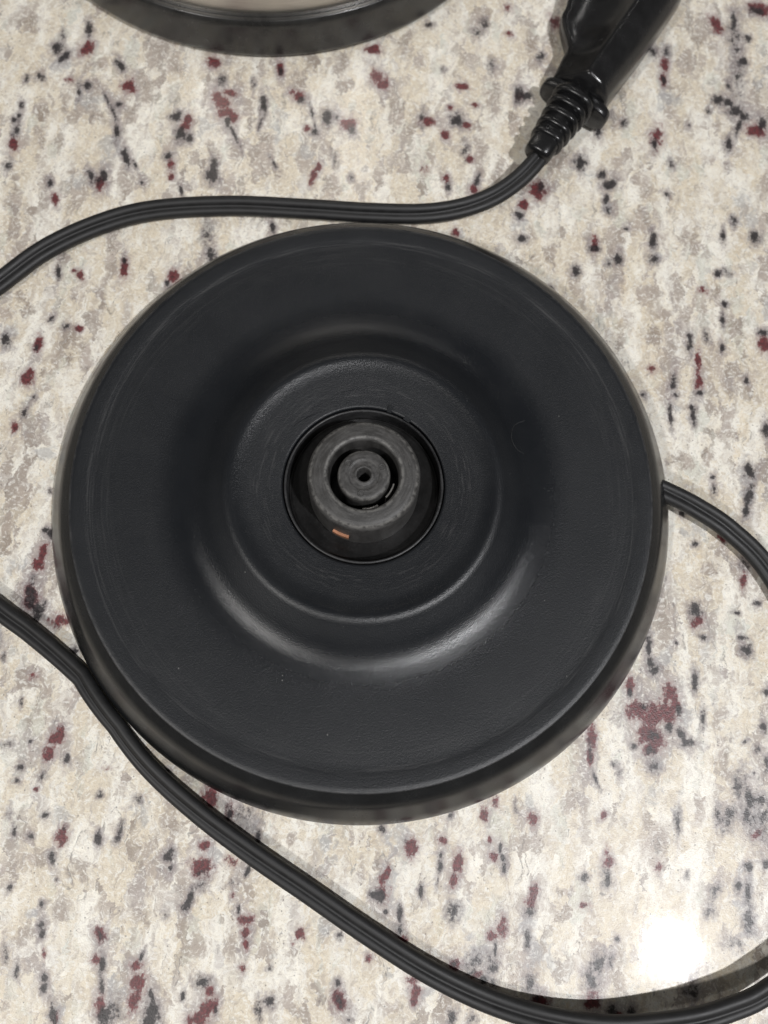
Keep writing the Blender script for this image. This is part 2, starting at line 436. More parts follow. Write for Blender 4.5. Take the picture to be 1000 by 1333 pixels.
# ------------------------------------------------------------------ countertop
# mineral marks on the slab, one of them painted shade under the cord: x, y (0.1 mm), half width, half length (0.01 mm), turn (deg), mineral, strength (%)
MARKS = [(-1158,1349,145,204,12,1,100),(-1130,1324,210,108,55,1,100),(-1152,1403,73,147,12,1,60),(-1067,1365,184,274,-14,0,100),(-1075,1438,98,237,12,1,100),
 (-952,1321,98,229,32,1,100),(-910,1246,192,228,11,0,100),(-890,1229,120,85,11,0,50),(-925,1175,95,84,11,1,100),(-1036,1230,120,142,12,1,100),
 (-1057,1201,72,312,12,1,60),(-1190,1239,144,143,13,1,60),(-1229,1228,72,114,13,1,70),(-1098,1244,144,143,12,0,50),(-960,1178,48,392,33,1,70),
 (-932,1134,47,336,24,1,80),(-914,1081,71,332,11,1,100),(-875,1006,94,136,11,1,100),(-1235,1073,71,83,13,1,100),(-1222,1092,71,84,13,1,100),
 (-1224,1131,71,169,13,1,70),(-1217,987,140,219,13,0,100),(-1219,1036,97,269,0,1,70),(-740,1157,167,140,10,1,100),(-716,1096,144,247,2,1,100),
 (-707,1139,148,272,-7,0,100),(-686,1089,95,166,10,1,100),(-1016,1179,429,395,12,3,100),(-930,1017,376,438,11,3,100),(-1133,1291,337,289,12,3,100),
 (-1263,1434,195,593,13,2,100),(-1055,1294,193,288,12,2,100),(-854,1376,292,729,11,2,100),(-1155,1116,237,559,13,2,100),(-883,1147,286,280,11,2,100),
 (-781,1358,243,726,10,2,100),(-1090,1148,143,421,12,2,100),(-1000,1314,217,260,12,2,100),(-1141,1020,188,605,13,2,100),(-660,1373,195,203,10,0,100),
 (-629,1250,145,170,10,0,100),(-608,1227,217,254,10,0,100),(-590,1193,240,197,10,0,100),(-566,1179,144,224,9,0,100),(-586,1268,202,110,-12,0,100),
 (-579,1166,120,196,10,1,100),(-551,1120,49,436,31,1,100),(-620,1309,121,230,10,1,60),(-522,1315,73,172,9,1,70),(-479,1240,97,311,9,1,100),
 (-476,1178,49,276,-4,1,60),(-446,1378,98,261,9,0,100),(-444,1370,73,174,9,1,100),(-373,1288,178,138,35,0,100),(-397,1298,146,114,8,0,50),
 (-361,1275,130,107,44,1,80),(-329,1171,96,111,8,0,100),(-304,1164,96,111,8,1,100),(-273,1225,145,225,8,1,100),(-242,1229,73,84,8,1,80),
 (-203,1210,218,224,8,0,100),(-191,1192,121,168,8,1,80),(-159,1498,224,177,7,0,100),(-138,1395,178,255,24,0,100),(-120,1368,123,173,7,0,100),
 (-320,1224,49,390,21,1,70),(-562,1289,218,714,9,2,100),(-520,1223,193,564,9,2,100),(-416,1181,241,839,9,3,60),(-332,1109,335,551,8,3,60),
 (-646,1148,335,446,10,3,100),(137,1400,173,145,6,0,100),(6,1619,126,90,6,1,100),(185,1652,152,181,5,1,60),(166,1613,155,118,-20,1,60),
 (272,1623,126,120,5,0,70),(419,1688,161,263,21,0,90),(342,1600,227,957,5,2,100),(412,1610,228,539,4,2,100),(383,1549,126,148,4,1,90),
 (225,1493,100,264,5,1,50),(323,1396,149,260,5,1,100),(346,1393,149,144,5,1,100),(324,1390,124,144,5,0,100),(43,1254,219,141,6,0,100),
 (25,1266,98,282,6,1,60),(102,1214,121,168,6,0,100),(135,1273,171,226,6,1,100),(185,1335,123,86,5,0,80),(168,1258,122,113,6,0,100),
 (106,1315,98,114,6,0,70),(-106,1376,98,231,7,0,100),(-64,1290,293,710,7,2,100),(237,1363,296,516,5,2,100),(361,1513,251,294,4,2,100),
 (74,1450,74,117,6,1,50),(255,1724,153,153,5,0,40),(1097,1846,355,222,-15,0,100),(1084,1838,208,155,1,1,100),(949,1761,169,343,24,0,100),
 (1008,1776,104,369,1,1,80),(790,1628,102,240,2,1,70),(787,1579,127,238,2,0,100),(784,1525,101,265,2,0,100),(785,1520,76,176,2,1,100),
 (1039,1629,153,180,1,1,100),(1023,1672,103,121,1,1,80),(1055,1722,103,122,1,1,80),(964,1469,176,175,1,1,100),(997,1463,151,145,1,1,100),
 (1022,1434,227,180,40,1,100),(1047,1418,150,144,1,1,100),(1031,1378,73,263,-12,1,100),(1000,1310,124,226,1,1,90),(1088,1372,275,229,1,0,100),
 (1107,1400,125,201,1,1,100),(745,1621,108,200,20,1,70),(771,1303,195,429,-6,0,55),(765,1276,99,197,2,1,100),(582,1293,123,170,3,1,100),
 (664,1339,99,142,3,1,80),(873,1361,50,57,2,1,100),(906,1730,463,672,2,2,100),(860,1602,331,358,2,2,100),(941,1675,205,363,1,2,100),
 (803,1446,351,435,2,3,100),(1089,1488,379,585,1,2,100),(1014,1731,206,610,1,1,35),(933,1421,75,144,2,1,70),(995,1527,76,177,1,1,60),
 (1100,1608,255,747,1,3,50),(1025,1567,203,741,1,1,30),(-1217,913,116,135,13,1,80),(-866,988,94,273,24,1,100),(-1050,821,115,185,12,0,100),
 (-1079,871,93,133,12,1,90),(-927,890,139,240,12,0,100),(-962,917,70,188,33,1,100),(-921,918,116,215,12,1,100),(-936,899,139,214,12,1,70),
 (-727,986,118,163,10,0,80),(-718,947,117,134,10,0,80),(-679,901,47,213,28,1,100),(-742,1014,120,107,37,1,80),(-993,886,371,267,12,3,100),
 (-798,617,114,327,7,0,100),(-803,642,68,178,11,1,80),(-921,579,113,151,12,0,80),(-987,578,68,227,12,1,100),(-650,614,164,197,-8,0,100),
 (-663,587,68,100,11,1,100),(-1167,799,207,660,13,2,100),(-1090,877,208,481,12,2,100),(-1148,697,182,518,13,2,100),(-801,910,47,54,11,1,100),
 (-942,592,90,76,12,0,50),(-834,968,47,269,33,1,60),(-595,992,118,298,10,1,100),(-594,962,188,188,10,1,100),(-286,1006,97,291,-14,0,100),
 (-276,1037,98,160,-14,0,100),(-225,1069,95,219,8,1,40),(-168,1020,95,108,8,1,80),(-383,815,70,209,18,1,100),(-574,762,138,363,10,1,50),
 (-551,695,137,256,23,1,80),(-543,942,211,482,10,2,100),(-531,1067,214,548,9,2,100),(-413,1037,49,239,35,1,70),(-436,998,142,270,9,2,100),
 (-259,1106,191,413,8,2,100),(123,1059,96,136,6,0,100),(133,1030,72,162,6,1,100),(189,1140,97,138,6,0,100),(210,1030,143,135,5,0,100),
 (220,1067,72,218,-8,1,100),(409,1056,240,271,4,0,100),(420,1068,144,190,4,1,80),(370,999,143,161,5,0,100),(359,962,119,133,5,1,100),
 (375,884,141,105,-18,1,100),(366,936,190,238,5,3,100),(170,874,94,184,6,0,90),(172,1168,121,277,6,1,50),(546,796,117,180,4,1,100),
 (474,726,93,76,4,1,100),(105,1201,73,56,6,0,100),(50,1081,120,164,6,0,40),(184,858,188,209,6,3,50),(461,844,188,364,4,2,100),
 (284,1115,145,384,5,2,100),(534,1173,170,221,4,1,100),(606,1142,121,137,3,1,100),(632,1110,213,150,42,1,100),(623,1054,71,164,-10,1,100),
 (632,1020,120,134,3,1,70),(635,1023,192,215,3,3,100),(567,1142,243,330,4,3,70),(822,1209,76,135,16,1,100),(597,894,95,262,3,0,100),
 (598,881,142,131,3,1,100),(670,857,118,182,3,1,100),(645,835,94,104,3,1,60),(690,961,72,53,3,1,100),(775,933,95,264,2,1,100),(778,870,142,157,2,1,70),
 (782,888,166,367,2,3,100),(811,1099,73,82,2,1,100),(1048,1092,389,489,1,3,100),(1070,1046,339,323,1,3,100),(1023,1034,97,161,1,1,80),
 (1090,987,144,187,1,1,100),(990,976,72,239,1,1,70),(742,1125,267,602,3,2,100),(730,988,336,534,3,2,100),(886,969,288,372,2,2,100),
 (904,921,191,263,2,2,100),(979,848,95,104,1,1,100),(1003,856,190,104,1,1,40),(934,785,160,105,-16,0,60),(852,789,188,514,2,2,100),
 (976,772,188,358,1,2,100),(1125,884,191,523,1,2,100),(581,913,238,316,4,2,100),(1003,748,94,102,1,1,100),(774,752,141,204,3,2,100),
 (-996,348,111,239,8,0,100),(-998,336,66,120,13,1,80),(-890,411,111,97,12,0,100),(-929,411,89,98,12,1,80),(-975,429,69,118,-6,1,80),
 (-1004,235,174,189,13,0,100),(-999,261,87,119,13,0,100),(-988,138,112,134,-6,1,70),(-1006,89,107,160,13,0,70),(-1090,348,154,193,13,1,80),
 (-1084,378,308,292,13,3,100),(-970,182,65,70,13,1,60),(-902,25,298,203,12,3,100),(-854,-190,83,65,12,1,100),(-840,-199,104,129,12,1,100),
 (-849,-250,106,229,-2,0,100),(-854,-287,144,169,13,0,100),(-855,-377,163,249,13,1,100),(-855,-377,184,270,13,0,100),(-828,-403,183,144,13,1,100),
 (-855,-340,123,209,13,1,40),(-764,-428,224,143,12,0,100),(-914,-301,288,211,13,3,100),(-869,-83,63,88,12,1,50),(-861,347,441,481,12,2,50),
 (-1108,424,221,294,13,2,100),(950,634,96,218,16,1,70),(997,603,93,124,1,1,100),(900,610,93,273,2,1,80),(882,595,231,247,2,3,60),
 (925,547,92,490,2,0,75),(931,482,114,194,2,0,100),(934,453,91,72,2,1,100),(856,476,90,221,-7,1,90),(865,436,91,72,2,1,80),(851,372,68,305,7,1,90),
 (866,403,181,214,2,3,100),(919,377,90,237,2,1,80),(911,404,68,71,2,1,100),(1085,230,156,184,1,1,100),(1084,159,109,300,-9,1,100),
 (1076,113,88,180,1,1,100),(1082,170,222,772,1,3,100),(980,198,67,69,1,1,100),(985,164,66,159,1,1,70),(1123,635,163,249,1,0,100),
 (1120,670,140,100,1,1,100),(1133,362,113,189,1,1,100),(1017,498,298,485,1,2,100),(1014,335,271,235,1,2,100),(894,237,357,276,2,2,100),
 (1072,510,69,97,1,1,100),(895,83,110,89,2,1,100),(934,39,306,310,2,3,100),(935,-1,87,88,2,1,90),(1010,26,131,110,1,0,80),(1073,-86,86,215,1,0,90),
 (1081,-42,174,261,1,2,100),(997,694,70,202,1,1,80),(801,609,277,298,2,2,100),(794,509,183,146,2,0,40),(837,-105,123,89,-36,1,60),
 (1072,-43,130,174,1,1,50),(980,-65,195,260,2,2,100),(770,424,68,72,3,1,100),(960,258,134,324,2,2,100),(941,-186,149,169,2,1,90),  # first entry is shade beneath the right-hand cord, painted as a black mark
 (946,-219,176,121,33,0,100),(937,-216,85,105,2,1,60),(968,-258,106,83,2,1,80),(1055,-180,86,42,1,1,100),(1073,-245,106,62,1,1,100),
 (1085,-279,129,162,11,1,100),(1070,-277,296,248,1,2,100),(891,-282,63,41,2,1,100),(818,-304,63,288,3,1,100),(824,-342,86,160,24,1,100),
 (834,-364,150,99,34,1,100),(945,-377,84,223,2,1,100),(1140,-385,84,81,1,1,100),(1110,-146,86,64,1,1,100),(793,-474,268,218,3,0,100),
 (835,-482,330,277,3,0,100),(873,-466,269,298,2,0,100),(881,-415,148,237,18,0,100),(895,-441,124,240,2,0,100),(828,-529,267,294,3,0,100),
 (850,-546,205,234,2,0,100),(834,-567,184,156,3,0,100),(811,-461,186,139,3,1,50),(839,-533,205,235,2,1,55),(835,-573,143,117,3,1,80),
 (879,-505,144,118,2,1,80),(904,-460,83,139,2,1,90),(771,-410,125,181,3,0,100),(772,-430,62,120,3,1,100),(914,-522,84,191,29,1,100),
 (933,-540,166,96,13,1,90),(679,-557,102,351,4,0,100),(676,-606,81,270,4,0,80),(676,-586,61,271,4,1,80),(693,-656,41,264,25,1,80),
 (970,-472,62,238,2,1,70),(1084,-518,85,38,34,1,100),(1133,-478,86,134,28,1,100),(914,-469,290,358,2,3,100),(868,-333,252,286,2,3,100),
 (812,-401,250,323,3,2,100),(681,-294,168,124,3,1,40),(816,-256,127,291,3,3,70),(846,-611,142,135,2,1,70),(862,-593,245,271,2,3,100),
 (1097,-658,103,260,17,1,100),(1091,-700,81,189,1,1,100),(1047,-701,165,92,29,1,90),(1038,-725,161,225,1,1,50),(1128,-705,364,452,1,3,100),
 (1128,-705,364,415,1,1,45),(1118,-746,143,73,46,0,100),(1131,-661,162,114,1,1,70),(912,-740,80,262,2,1,60),(915,-721,181,488,2,3,70),
 (720,-746,79,95,-12,0,100),(740,-857,138,109,3,0,100),(735,-835,79,183,3,0,50),(737,-899,139,197,14,1,75),(678,-902,98,108,4,1,70),
 (867,-857,79,128,2,0,80),(942,-866,59,91,2,1,80),(1099,-829,100,110,1,1,90),(1145,-815,80,92,1,1,100),(1074,-873,79,109,1,1,100),
 (1017,-713,81,226,1,1,60),(1024,-574,205,543,1,2,100),(845,-672,202,380,2,3,60),(1072,-636,163,344,1,1,50),(743,-617,81,58,3,1,70),
 (758,-635,61,77,3,1,60),(1110,-596,41,39,1,1,100),(1142,-569,82,194,1,1,70),(1115,-534,82,98,1,1,60),(789,-567,82,78,3,1,70),
 (725,-1092,131,214,-18,1,75),(712,-1132,172,205,4,1,70),(715,-1179,171,186,4,0,100),(767,-1194,114,101,3,1,100),(785,-1204,114,84,3,0,100),
 (816,-1192,95,118,3,1,100),(961,-1134,192,239,2,3,100),(961,-1129,153,205,2,1,55),(1101,-956,118,249,1,1,80),(1098,-893,79,253,1,1,100),
 (1012,-894,114,169,-19,1,60),(682,-966,117,71,4,0,90),(1095,-930,275,860,1,3,100),(1071,-878,79,145,1,1,80),(770,-1033,58,53,3,1,100),
 (757,-1083,76,140,-8,1,70),(1003,-940,118,179,2,1,40),(1063,-1013,195,141,1,1,40),(554,-947,97,181,-6,0,100),(548,-973,114,146,-17,0,100),
 (546,-995,116,106,5,1,80),(223,-1039,58,211,7,1,100),(229,-1077,57,174,7,1,100),(237,-1095,114,104,7,0,100),(272,-980,58,142,6,1,100),
 (357,-907,137,254,0,0,100),(350,-944,96,181,-10,0,100),(356,-1018,154,194,6,1,75),(365,-1010,232,247,6,3,100),(457,-1060,115,122,5,0,100),
 (481,-1046,154,157,5,0,100),(483,-1023,58,123,5,0,100),(469,-1090,38,208,5,1,100),(547,-1058,77,209,5,1,80),(551,-1037,193,491,5,3,100),
 (427,-1109,306,345,5,3,100),(424,-1121,229,206,5,1,40),(463,-1130,133,206,5,1,60),(372,-1139,152,120,6,0,100),(368,-1136,76,69,6,1,60),
 (412,-1152,132,52,28,1,100),(424,-1155,170,69,28,0,100),(447,-1163,76,85,5,1,100),(472,-1167,57,103,27,1,80),(274,-1181,151,119,6,0,60),
 (282,-1206,132,135,6,0,100),(281,-1226,75,118,6,0,100),(376,-1254,93,152,-11,1,100),(318,-1202,189,169,6,3,100),(576,-1104,383,379,4,3,100),
 (561,-1154,133,239,5,1,60),(592,-1195,189,152,4,0,100),(583,-1189,95,135,4,1,50),(211,-1180,94,102,7,3,100),(632,-942,195,107,4,2,100),
 (427,-1249,113,100,6,1,50),(234,-883,156,219,-4,0,100),(219,-868,59,73,7,1,50),(179,-951,77,216,-9,0,100),(312,-855,118,92,6,0,90),
 (312,-916,59,126,6,1,90),(312,-890,59,73,6,1,80),(310,-948,39,180,-5,1,60),(154,-1002,96,71,7,1,100),(170,-1006,116,142,7,1,90),
 (191,-968,232,429,7,3,100),(178,-991,154,249,7,0,40),(412,-780,99,149,5,0,100),(438,-745,100,112,5,0,100),(539,-778,120,166,15,0,100),
 (433,-839,59,73,5,0,100),(446,-878,114,95,-31,0,90),(460,-856,39,146,5,1,100),(470,-881,59,146,32,1,100),(474,-902,59,109,0,1,100),
 (155,-848,78,92,7,1,80),(191,-853,235,257,7,3,100),(188,-1038,58,53,7,1,100),(325,-794,59,93,-5,1,80),(493,-756,40,224,10,1,60),
 (524,-739,160,188,5,3,100),(105,-872,98,146,7,2,100),(118,-944,97,360,7,2,100),(479,-874,196,364,5,2,100),(-290,-822,196,223,10,0,100),
 (-235,-856,78,222,10,1,90),(-234,-853,98,222,9,0,60),(-187,-873,351,276,9,3,100),(-197,-861,273,221,9,1,30),(-154,-906,58,146,9,1,100),
 (-284,-936,135,109,10,0,100),(-285,-990,249,197,10,0,100),(-279,-1000,153,125,10,1,70),(-259,-957,193,217,10,3,100),(-372,-970,97,107,-17,1,100),
 (-363,-999,57,54,10,1,100),(-299,-1060,77,192,-12,1,100),(-307,-1082,96,104,-23,1,100),(-278,-1029,96,106,-23,1,60),(-211,-964,173,126,9,0,50),
 (-167,-984,58,125,-18,1,100),(-176,-1072,38,140,9,1,100),(-154,-1096,152,122,9,0,100),(-409,-772,80,56,-27,1,100),(19,-897,195,182,8,3,100),
 (-68,-901,117,146,8,2,100),(-359,-793,137,188,10,2,100),(-202,-1017,57,89,9,1,60),(-196,-1043,57,71,9,0,60),(-316,-903,116,146,10,2,100),
 (-150,-1124,114,121,9,0,100),(-144,-1151,75,121,9,0,100),(-146,-1204,94,85,9,0,100),(-16,-1112,114,121,-8,0,100),(-32,-1135,57,52,8,0,50),
 (159,-1148,76,103,7,0,90),(91,-1210,56,102,8,1,90),(98,-1247,168,201,8,0,95),(98,-1247,150,168,8,1,55),(-67,-1267,112,100,9,1,100),
 (-83,-1269,93,50,9,1,50),(-238,-1245,149,118,10,1,90),(-216,-1262,112,101,10,0,100),(-212,-1298,168,231,-13,0,100),(-233,-1327,221,149,10,0,100),
 (-194,-1303,56,100,10,1,70),(-179,-1146,170,414,9,2,100),(166,-1001,135,142,7,1,80),(171,-964,77,143,7,0,100),(130,-1287,74,50,8,1,90),
 (42,-1100,133,209,8,3,100),(-92,-1295,74,233,9,1,50),(-30,-1155,151,103,8,2,100),(81,-1104,76,87,8,1,50),(-78,-1195,75,68,9,1,40),
 (-6,-994,114,73,-35,1,40),(-650,-1164,75,104,13,1,100),(-644,-1182,56,104,13,1,100),(-631,-1224,56,137,13,0,60),(-618,-1276,74,101,12,1,100),
 (-616,-1300,74,101,13,1,100),(-503,-1169,131,156,12,0,100),(-502,-1173,112,138,12,1,60),(-502,-1226,112,102,12,0,100),(-485,-1234,74,187,12,1,100),
 (-476,-1282,55,202,12,1,60),(-473,-1321,129,200,12,0,100),(-458,-1342,147,199,12,1,100),(-441,-1334,165,249,11,1,60),(-437,-1295,258,436,11,3,100),
 (-403,-1228,130,119,11,0,100),(-389,-1264,167,202,11,0,100),(-394,-1304,149,215,0,0,100),(-394,-1207,38,151,-11,1,100),(-352,-1290,54,157,32,1,100),
 (-338,-1322,91,237,22,1,100),(-579,-1353,90,255,23,1,100),(-573,-1360,73,132,12,0,100),(-568,-1351,146,299,12,3,100),(-688,-1267,55,153,13,1,90),
 (-746,-1087,58,86,-15,1,100),(-681,-1186,317,294,13,2,100),(-420,-1113,415,245,11,2,100),(-722,-1234,74,205,13,1,60),(-660,-1119,56,70,13,1,80),
 (-279,-1277,56,101,10,1,80),(-251,-1333,74,132,10,0,100),(-682,-1143,150,105,13,3,100),(-413,-1050,380,213,11,2,100),(-355,-1105,76,105,11,1,50),
 (-645,-958,137,214,-4,0,100),(-642,-938,77,73,12,1,50),(-551,-954,96,127,12,1,100),(-554,-938,38,91,12,1,60),(-505,-945,78,107,-5,1,100),
 (-502,-921,78,144,-5,1,50),(-370,-970,97,142,-11,1,100),(-361,-999,57,90,10,1,90),(-696,-913,77,74,12,1,100),(-658,-1007,75,147,23,1,90),
 (-764,-959,57,146,13,1,80),(-784,-805,78,76,13,1,100),(-786,-840,78,56,13,1,80),(-733,-856,77,56,13,0,90),(-722,-771,120,130,-3,0,100),
 (-670,-773,80,130,-4,1,80),(-723,-821,80,127,-14,1,60),(-733,-961,210,328,13,2,100),(-402,-1004,459,448,11,2,100),(-582,-1025,285,251,12,2,100),
 (-690,-1020,323,270,13,2,100),(-660,-907,251,258,12,3,100),(-570,-850,79,91,-4,1,50),(-637,-1058,38,36,12,1,100),(-722,-965,77,91,13,1,60),
 (-472,-847,99,91,-21,1,50),(-457,-873,233,259,11,3,50),(-568,-783,98,57,12,0,40),(-787,-922,77,92,13,1,60),(-823,-425,122,103,13,1,90),
 (-708,-501,81,81,12,1,90),(-805,-579,120,99,13,0,60),(-807,-589,439,317,13,2,100),(-709,-728,177,173,12,0,100),(-702,-713,118,154,12,0,100),
 (-720,-760,121,147,-14,0,100),(-774,-741,59,57,13,1,100),(-817,-650,40,117,13,1,80),(-892,-539,60,120,13,1,80),(-705,-636,238,274,12,2,100),
 (-761,-613,199,197,12,2,100),(-829,-754,157,77,13,1,40),(-682,-603,120,197,12,2,100),]

def countertop():
    fx = np.arange(-150.0, 131.0, 0.5); fy = np.arange(-152.0, 200.5, 0.5)
    def outer(v0, sgn, far):
        s, v, out = 1.0, v0, []
        while abs(v) < far:
            s = min(s * 1.5, 40.0); v = v + sgn * s; out.append(v)
        return out
    xs = np.array(outer(-150.0, -1, 620)[::-1] + list(fx) + outer(fx[-1], 1, 620))
    ys = np.array(outer(-152.0, -1, 420)[::-1] + list(fy) + outer(fy[-1], 1, 620))
    nx, ny = len(xs), len(ys)
    X, Y = np.meshgrid(xs, ys)
    fields = np.full((ny, nx, 4), -1.6, np.float32)
    rnd = random.Random(5)
    marks = [(a / 10, b / 10, c / 100, d / 100, e, k, s / 100) for a, b, c, d, e, k, s in MARKS]
    for _ in range(260):                                    # slab goes on under the base and past the frame
        x, y = rnd.uniform(-148, 128), rnd.uniform(-150, 198)
        lx = -70 - (y + 139) * 0.234; rx = 115 - (y + 118) * 0.01
        hidden = math.hypot(x, y) < 78 or math.hypot(x + 61.5, y - 228) < 80
        if lx - 2 < x < rx + 2 and -128 < y < 150 + (x + 138) * 0.152 and not hidden:
            continue
        k = rnd.choice([0, 0, 1, 1, 1, 2, 3])
        s = rnd.uniform(0.5, 2.0) if k < 2 else rnd.uniform(1.8, 4.0)
        marks.append((x, y, s, s * rnd.uniform(1.0, 2.4), rnd.uniform(-25, 20), k, rnd.uniform(0.6, 1.0)))
    for x, y, a, b, e, k, s in marks:
        g = 1.28 if k == 1 else 1.15
        a = max(a * g, 0.5); b = max(b * g, 0.5)
        R = 2.7 * max(a, b)
        i0, i1 = np.searchsorted(xs, (x - R, x + R)); j0, j1 = np.searchsorted(ys, (y - R, y + R))
        dx = X[j0:j1, i0:i1] - x; dy = Y[j0:j1, i0:i1] - y
        c, sn = math.cos(math.radians(e)), math.sin(math.radians(e))
        u = (dx * c + dy * sn) / a; v = (-dx * sn + dy * c) / b
        d = np.sqrt(u * u + v * v)
        f = np.where(d < 1, s * (1 - d), (1 - d)) - (1 - s) * 0.25
        fields[j0:j1, i0:i1, k] = np.maximum(fields[j0:j1, i0:i1, k], f)
    smoke = np.zeros((ny, nx), np.float32)
    for x, y, a, b, e, k, s in marks:
        if k > 1:
            continue
        a = max(a, 0.9) * 2.0; b = max(b, 1.2) * 2.6
        R = 2.4 * max(a, b)
        i0, i1 = np.searchsorted(xs, (x - R, x + R)); j0, j1 = np.searchsorted(ys, (y - R, y + R))
        dx = X[j0:j1, i0:i1] - x; dy = Y[j0:j1, i0:i1] - y
        c, sn = math.cos(math.radians(e)), math.sin(math.radians(e))
        u = (dx * c + dy * sn) / a; v = (-dx * sn + dy * c) / b
        smoke[j0:j1, i0:i1] += 0.60 * s * np.exp(-(u * u + v * v))
    smoke = np.minimum(smoke, 1.1)
    inside = (X > -150.5) & (X < 131) & (Y > -152.5) & (Y < 200.5)
    wild = np.where(inside, 0.0, 1.0).astype(np.float32)
    co = np.stack([X, Y, np.zeros_like(X)], -1).reshape(-1, 3).astype(np.float32) * MM
    idx = np.arange(nx * ny).reshape(ny, nx)
    q = np.stack([idx[:-1, :-1], idx[:-1, 1:], idx[1:, 1:], idx[1:, :-1]], -1).reshape(-1)
    # slab edge, 30 mm deep
    ring = np.concatenate([idx[0, :], idx[1:, -1], idx[-1, -2::-1], idx[-2:0:-1, 0]])
    low = co[ring].copy(); low[:, 2] = -0.03
    n0 = len(co); m = len(ring)
    li = n0 + np.arange(m)
    skirt = np.stack([ring, li, np.roll(li, -1), np.roll(ring, -1)], -1).reshape(-1)
    co = np.concatenate([co, low]); loops = np.concatenate([q, skirt])
    me = bpy.data.meshes.new('countertop')
    me.vertices.add(len(co)); me.vertices.foreach_set('co', co.reshape(-1))
    nf = len(loops) // 4
    me.loops.add(len(loops)); me.loops.foreach_set('vertex_index', loops.astype(np.int32))
    me.polygons.add(nf); me.polygons.foreach_set('loop_start', np.arange(nf, dtype=np.int32) * 4)
    me.update(calc_edges=True)
    ca = me.attributes.new('marks', 'FLOAT_COLOR', 'POINT')
    full = np.concatenate([fields.reshape(-1, 4), np.full((m, 4), -1.6, np.float32)])
    ca.data.foreach_set('color', full.reshape(-1))
    wa = me.attributes.new('wild', 'FLOAT', 'POINT')
    wa.data.foreach_set('value', np.concatenate([wild.reshape(-1), np.ones(m, np.float32)]))
    sa = me.attributes.new('smoke', 'FLOAT', 'POINT')
    sa.data.foreach_set('value', np.concatenate([smoke.reshape(-1), np.zeros(m, np.float32)]))
    o = link('countertop', me, M_GRANITE, smooth=False)
    o['kind'] = 'structure'
    o['label'] = 'polished cream granite countertop with burgundy and black flecks'
    return o
countertop()

# ------------------------------------------------------------------ kettle power base
base = thing('kettle_power_base', 'round black plastic kettle power base with raised centre connector and trailing cord', 'kettle base')

shell = [(76.0, 0.7, 0), (81.6, 0.7, 0.6), (84.1, 2.4, 0.8), (84.5, 3.8, 0.8), (83.2, 6.8, 1.6), (81.1, 9.9, 1.8), (78.8, 13.4, 1.6), (75.3, 15.95, 0)]
lathe('outer_shell', round_profile(shell, 4), M_SHELL, base, 256)

plate = [(75.4, 15.3, 0), (75.4, 16.75, 0.35), (74.3, 16.95, 0.5), (71.7, 16.62, 1.2), (69.8, 16.2, 1.6), (61.0, 15.4, 4.0), (50.2, 14.4, 4.4), (43.8, 15.1, 3.6), (34.6, 21.8, 1.8), (31.0, 20.6, 1.5), (24.0, 19.7, 1), (21.1, 19.4, 0.25), (20.75, 19.1, 0.15), (20.7, 12.4, 0)]
lathe('top_plate', round_profile(plate, 6), M_PLATE, base, 256)

well = lathe('connector_well', round_profile([(20.6, 13.2, 0), (19.3, 14.6, 0.3), (18.7, 14.2, 0.4), (13.2, 14.0, 0)], 3), M_WELL, base, 128)
lathe('collar_ring', round_profile([(20.45, 13.4, 0), (20.45, 18.75, 0.15), (20.1, 18.95, 0.15), (19.75, 18.7, 0.15), (19.6, 13.0, 0)], 3), M_COLLAR, well, 128)

hub_p = [(14.3, 12.25, 0), (14.2, 16.6, 0.5), (13.9, 27.6, 0.6), (12.8, 29.1, 1.1), (9.4, 29.3, 0.6), (8.7, 28.7, 0.4), (8.35, 14.0, 0)]
hub = lathe('connector_hub', round_profile(hub_p, 5), M_HUB, base, 128)
lathe('connector_gap_floor', [(8.4, 14.2), (5.6, 14.2)], M_WELL, hub, 48)
post_p = [(6.6, 14.1, 0), (6.5, 27.6, 0.5), (5.9, 28.4, 0.7), (4.0, 28.45, 0.3), (3.6, 28.2, 0.3), (2.6, 28.2, 0.3), (2.2, 28.5, 0.3), (1.75, 28.4, 0.3), (1.55, 27.4, 0.3), (1.5, 18.0, 0), (0, 18.0, 0)]
post = lathe('centre_post', round_profile(post_p, 4), M_HUB, base, 72)
# moulded dimples round the post face
for k in range(3):
    a = math.radians(150 + 120 * k)
    lathe('moulding_dimple', round_profile([(0.95, 28.2, 0), (0.95, 28.62, 0.12), (0.6, 28.6, 0.12), (0.5, 28.3, 0.1), (0, 28.3, 0)], 3), M_HUB, post, 24,
          4.75 * math.cos(a), 4.75 * math.sin(a))

def arc_bar(name, r0, r1, z0, z1, a0, a1, mat, parent, n=10):
    secs = []
    for k in range(n + 1):
        a = math.radians(a0 + (a1 - a0) * k / n)
        c, s = math.cos(a), math.sin(a)
        secs.append([(r0 * c, r0 * s, z0), (r1 * c, r1 * s, z0), (r1 * c, r1 * s, z1), (r0 * c, r0 * s, z1)])
    return loft(name, secs, mat, parent, smooth=False)
arc_bar('copper_contact', 13.6, 14.75, 18.6, 20.6, -115, -98.0, M_COPPER, hub)
arc_bar('contact_spring', 7.4, 7.75, 20.0, 27.2, -38, -8, M_SPRING, hub)
arc_bar('contact_spring', 7.3, 7.7, 20.0, 24.0, -85, -55, M_SPRING, hub)
# locating nub on the lip of the opening and its little neighbour
arc_bar('locating_nub', 20.3, 22.3, 18.6, 19.95, 77.0, 80.2, M_PLATE, base, 4)
arc_bar('locating_nub', 20.2, 21.2, 18.6, 19.65, 62.0, 67.0, M_PLATE, base, 4)
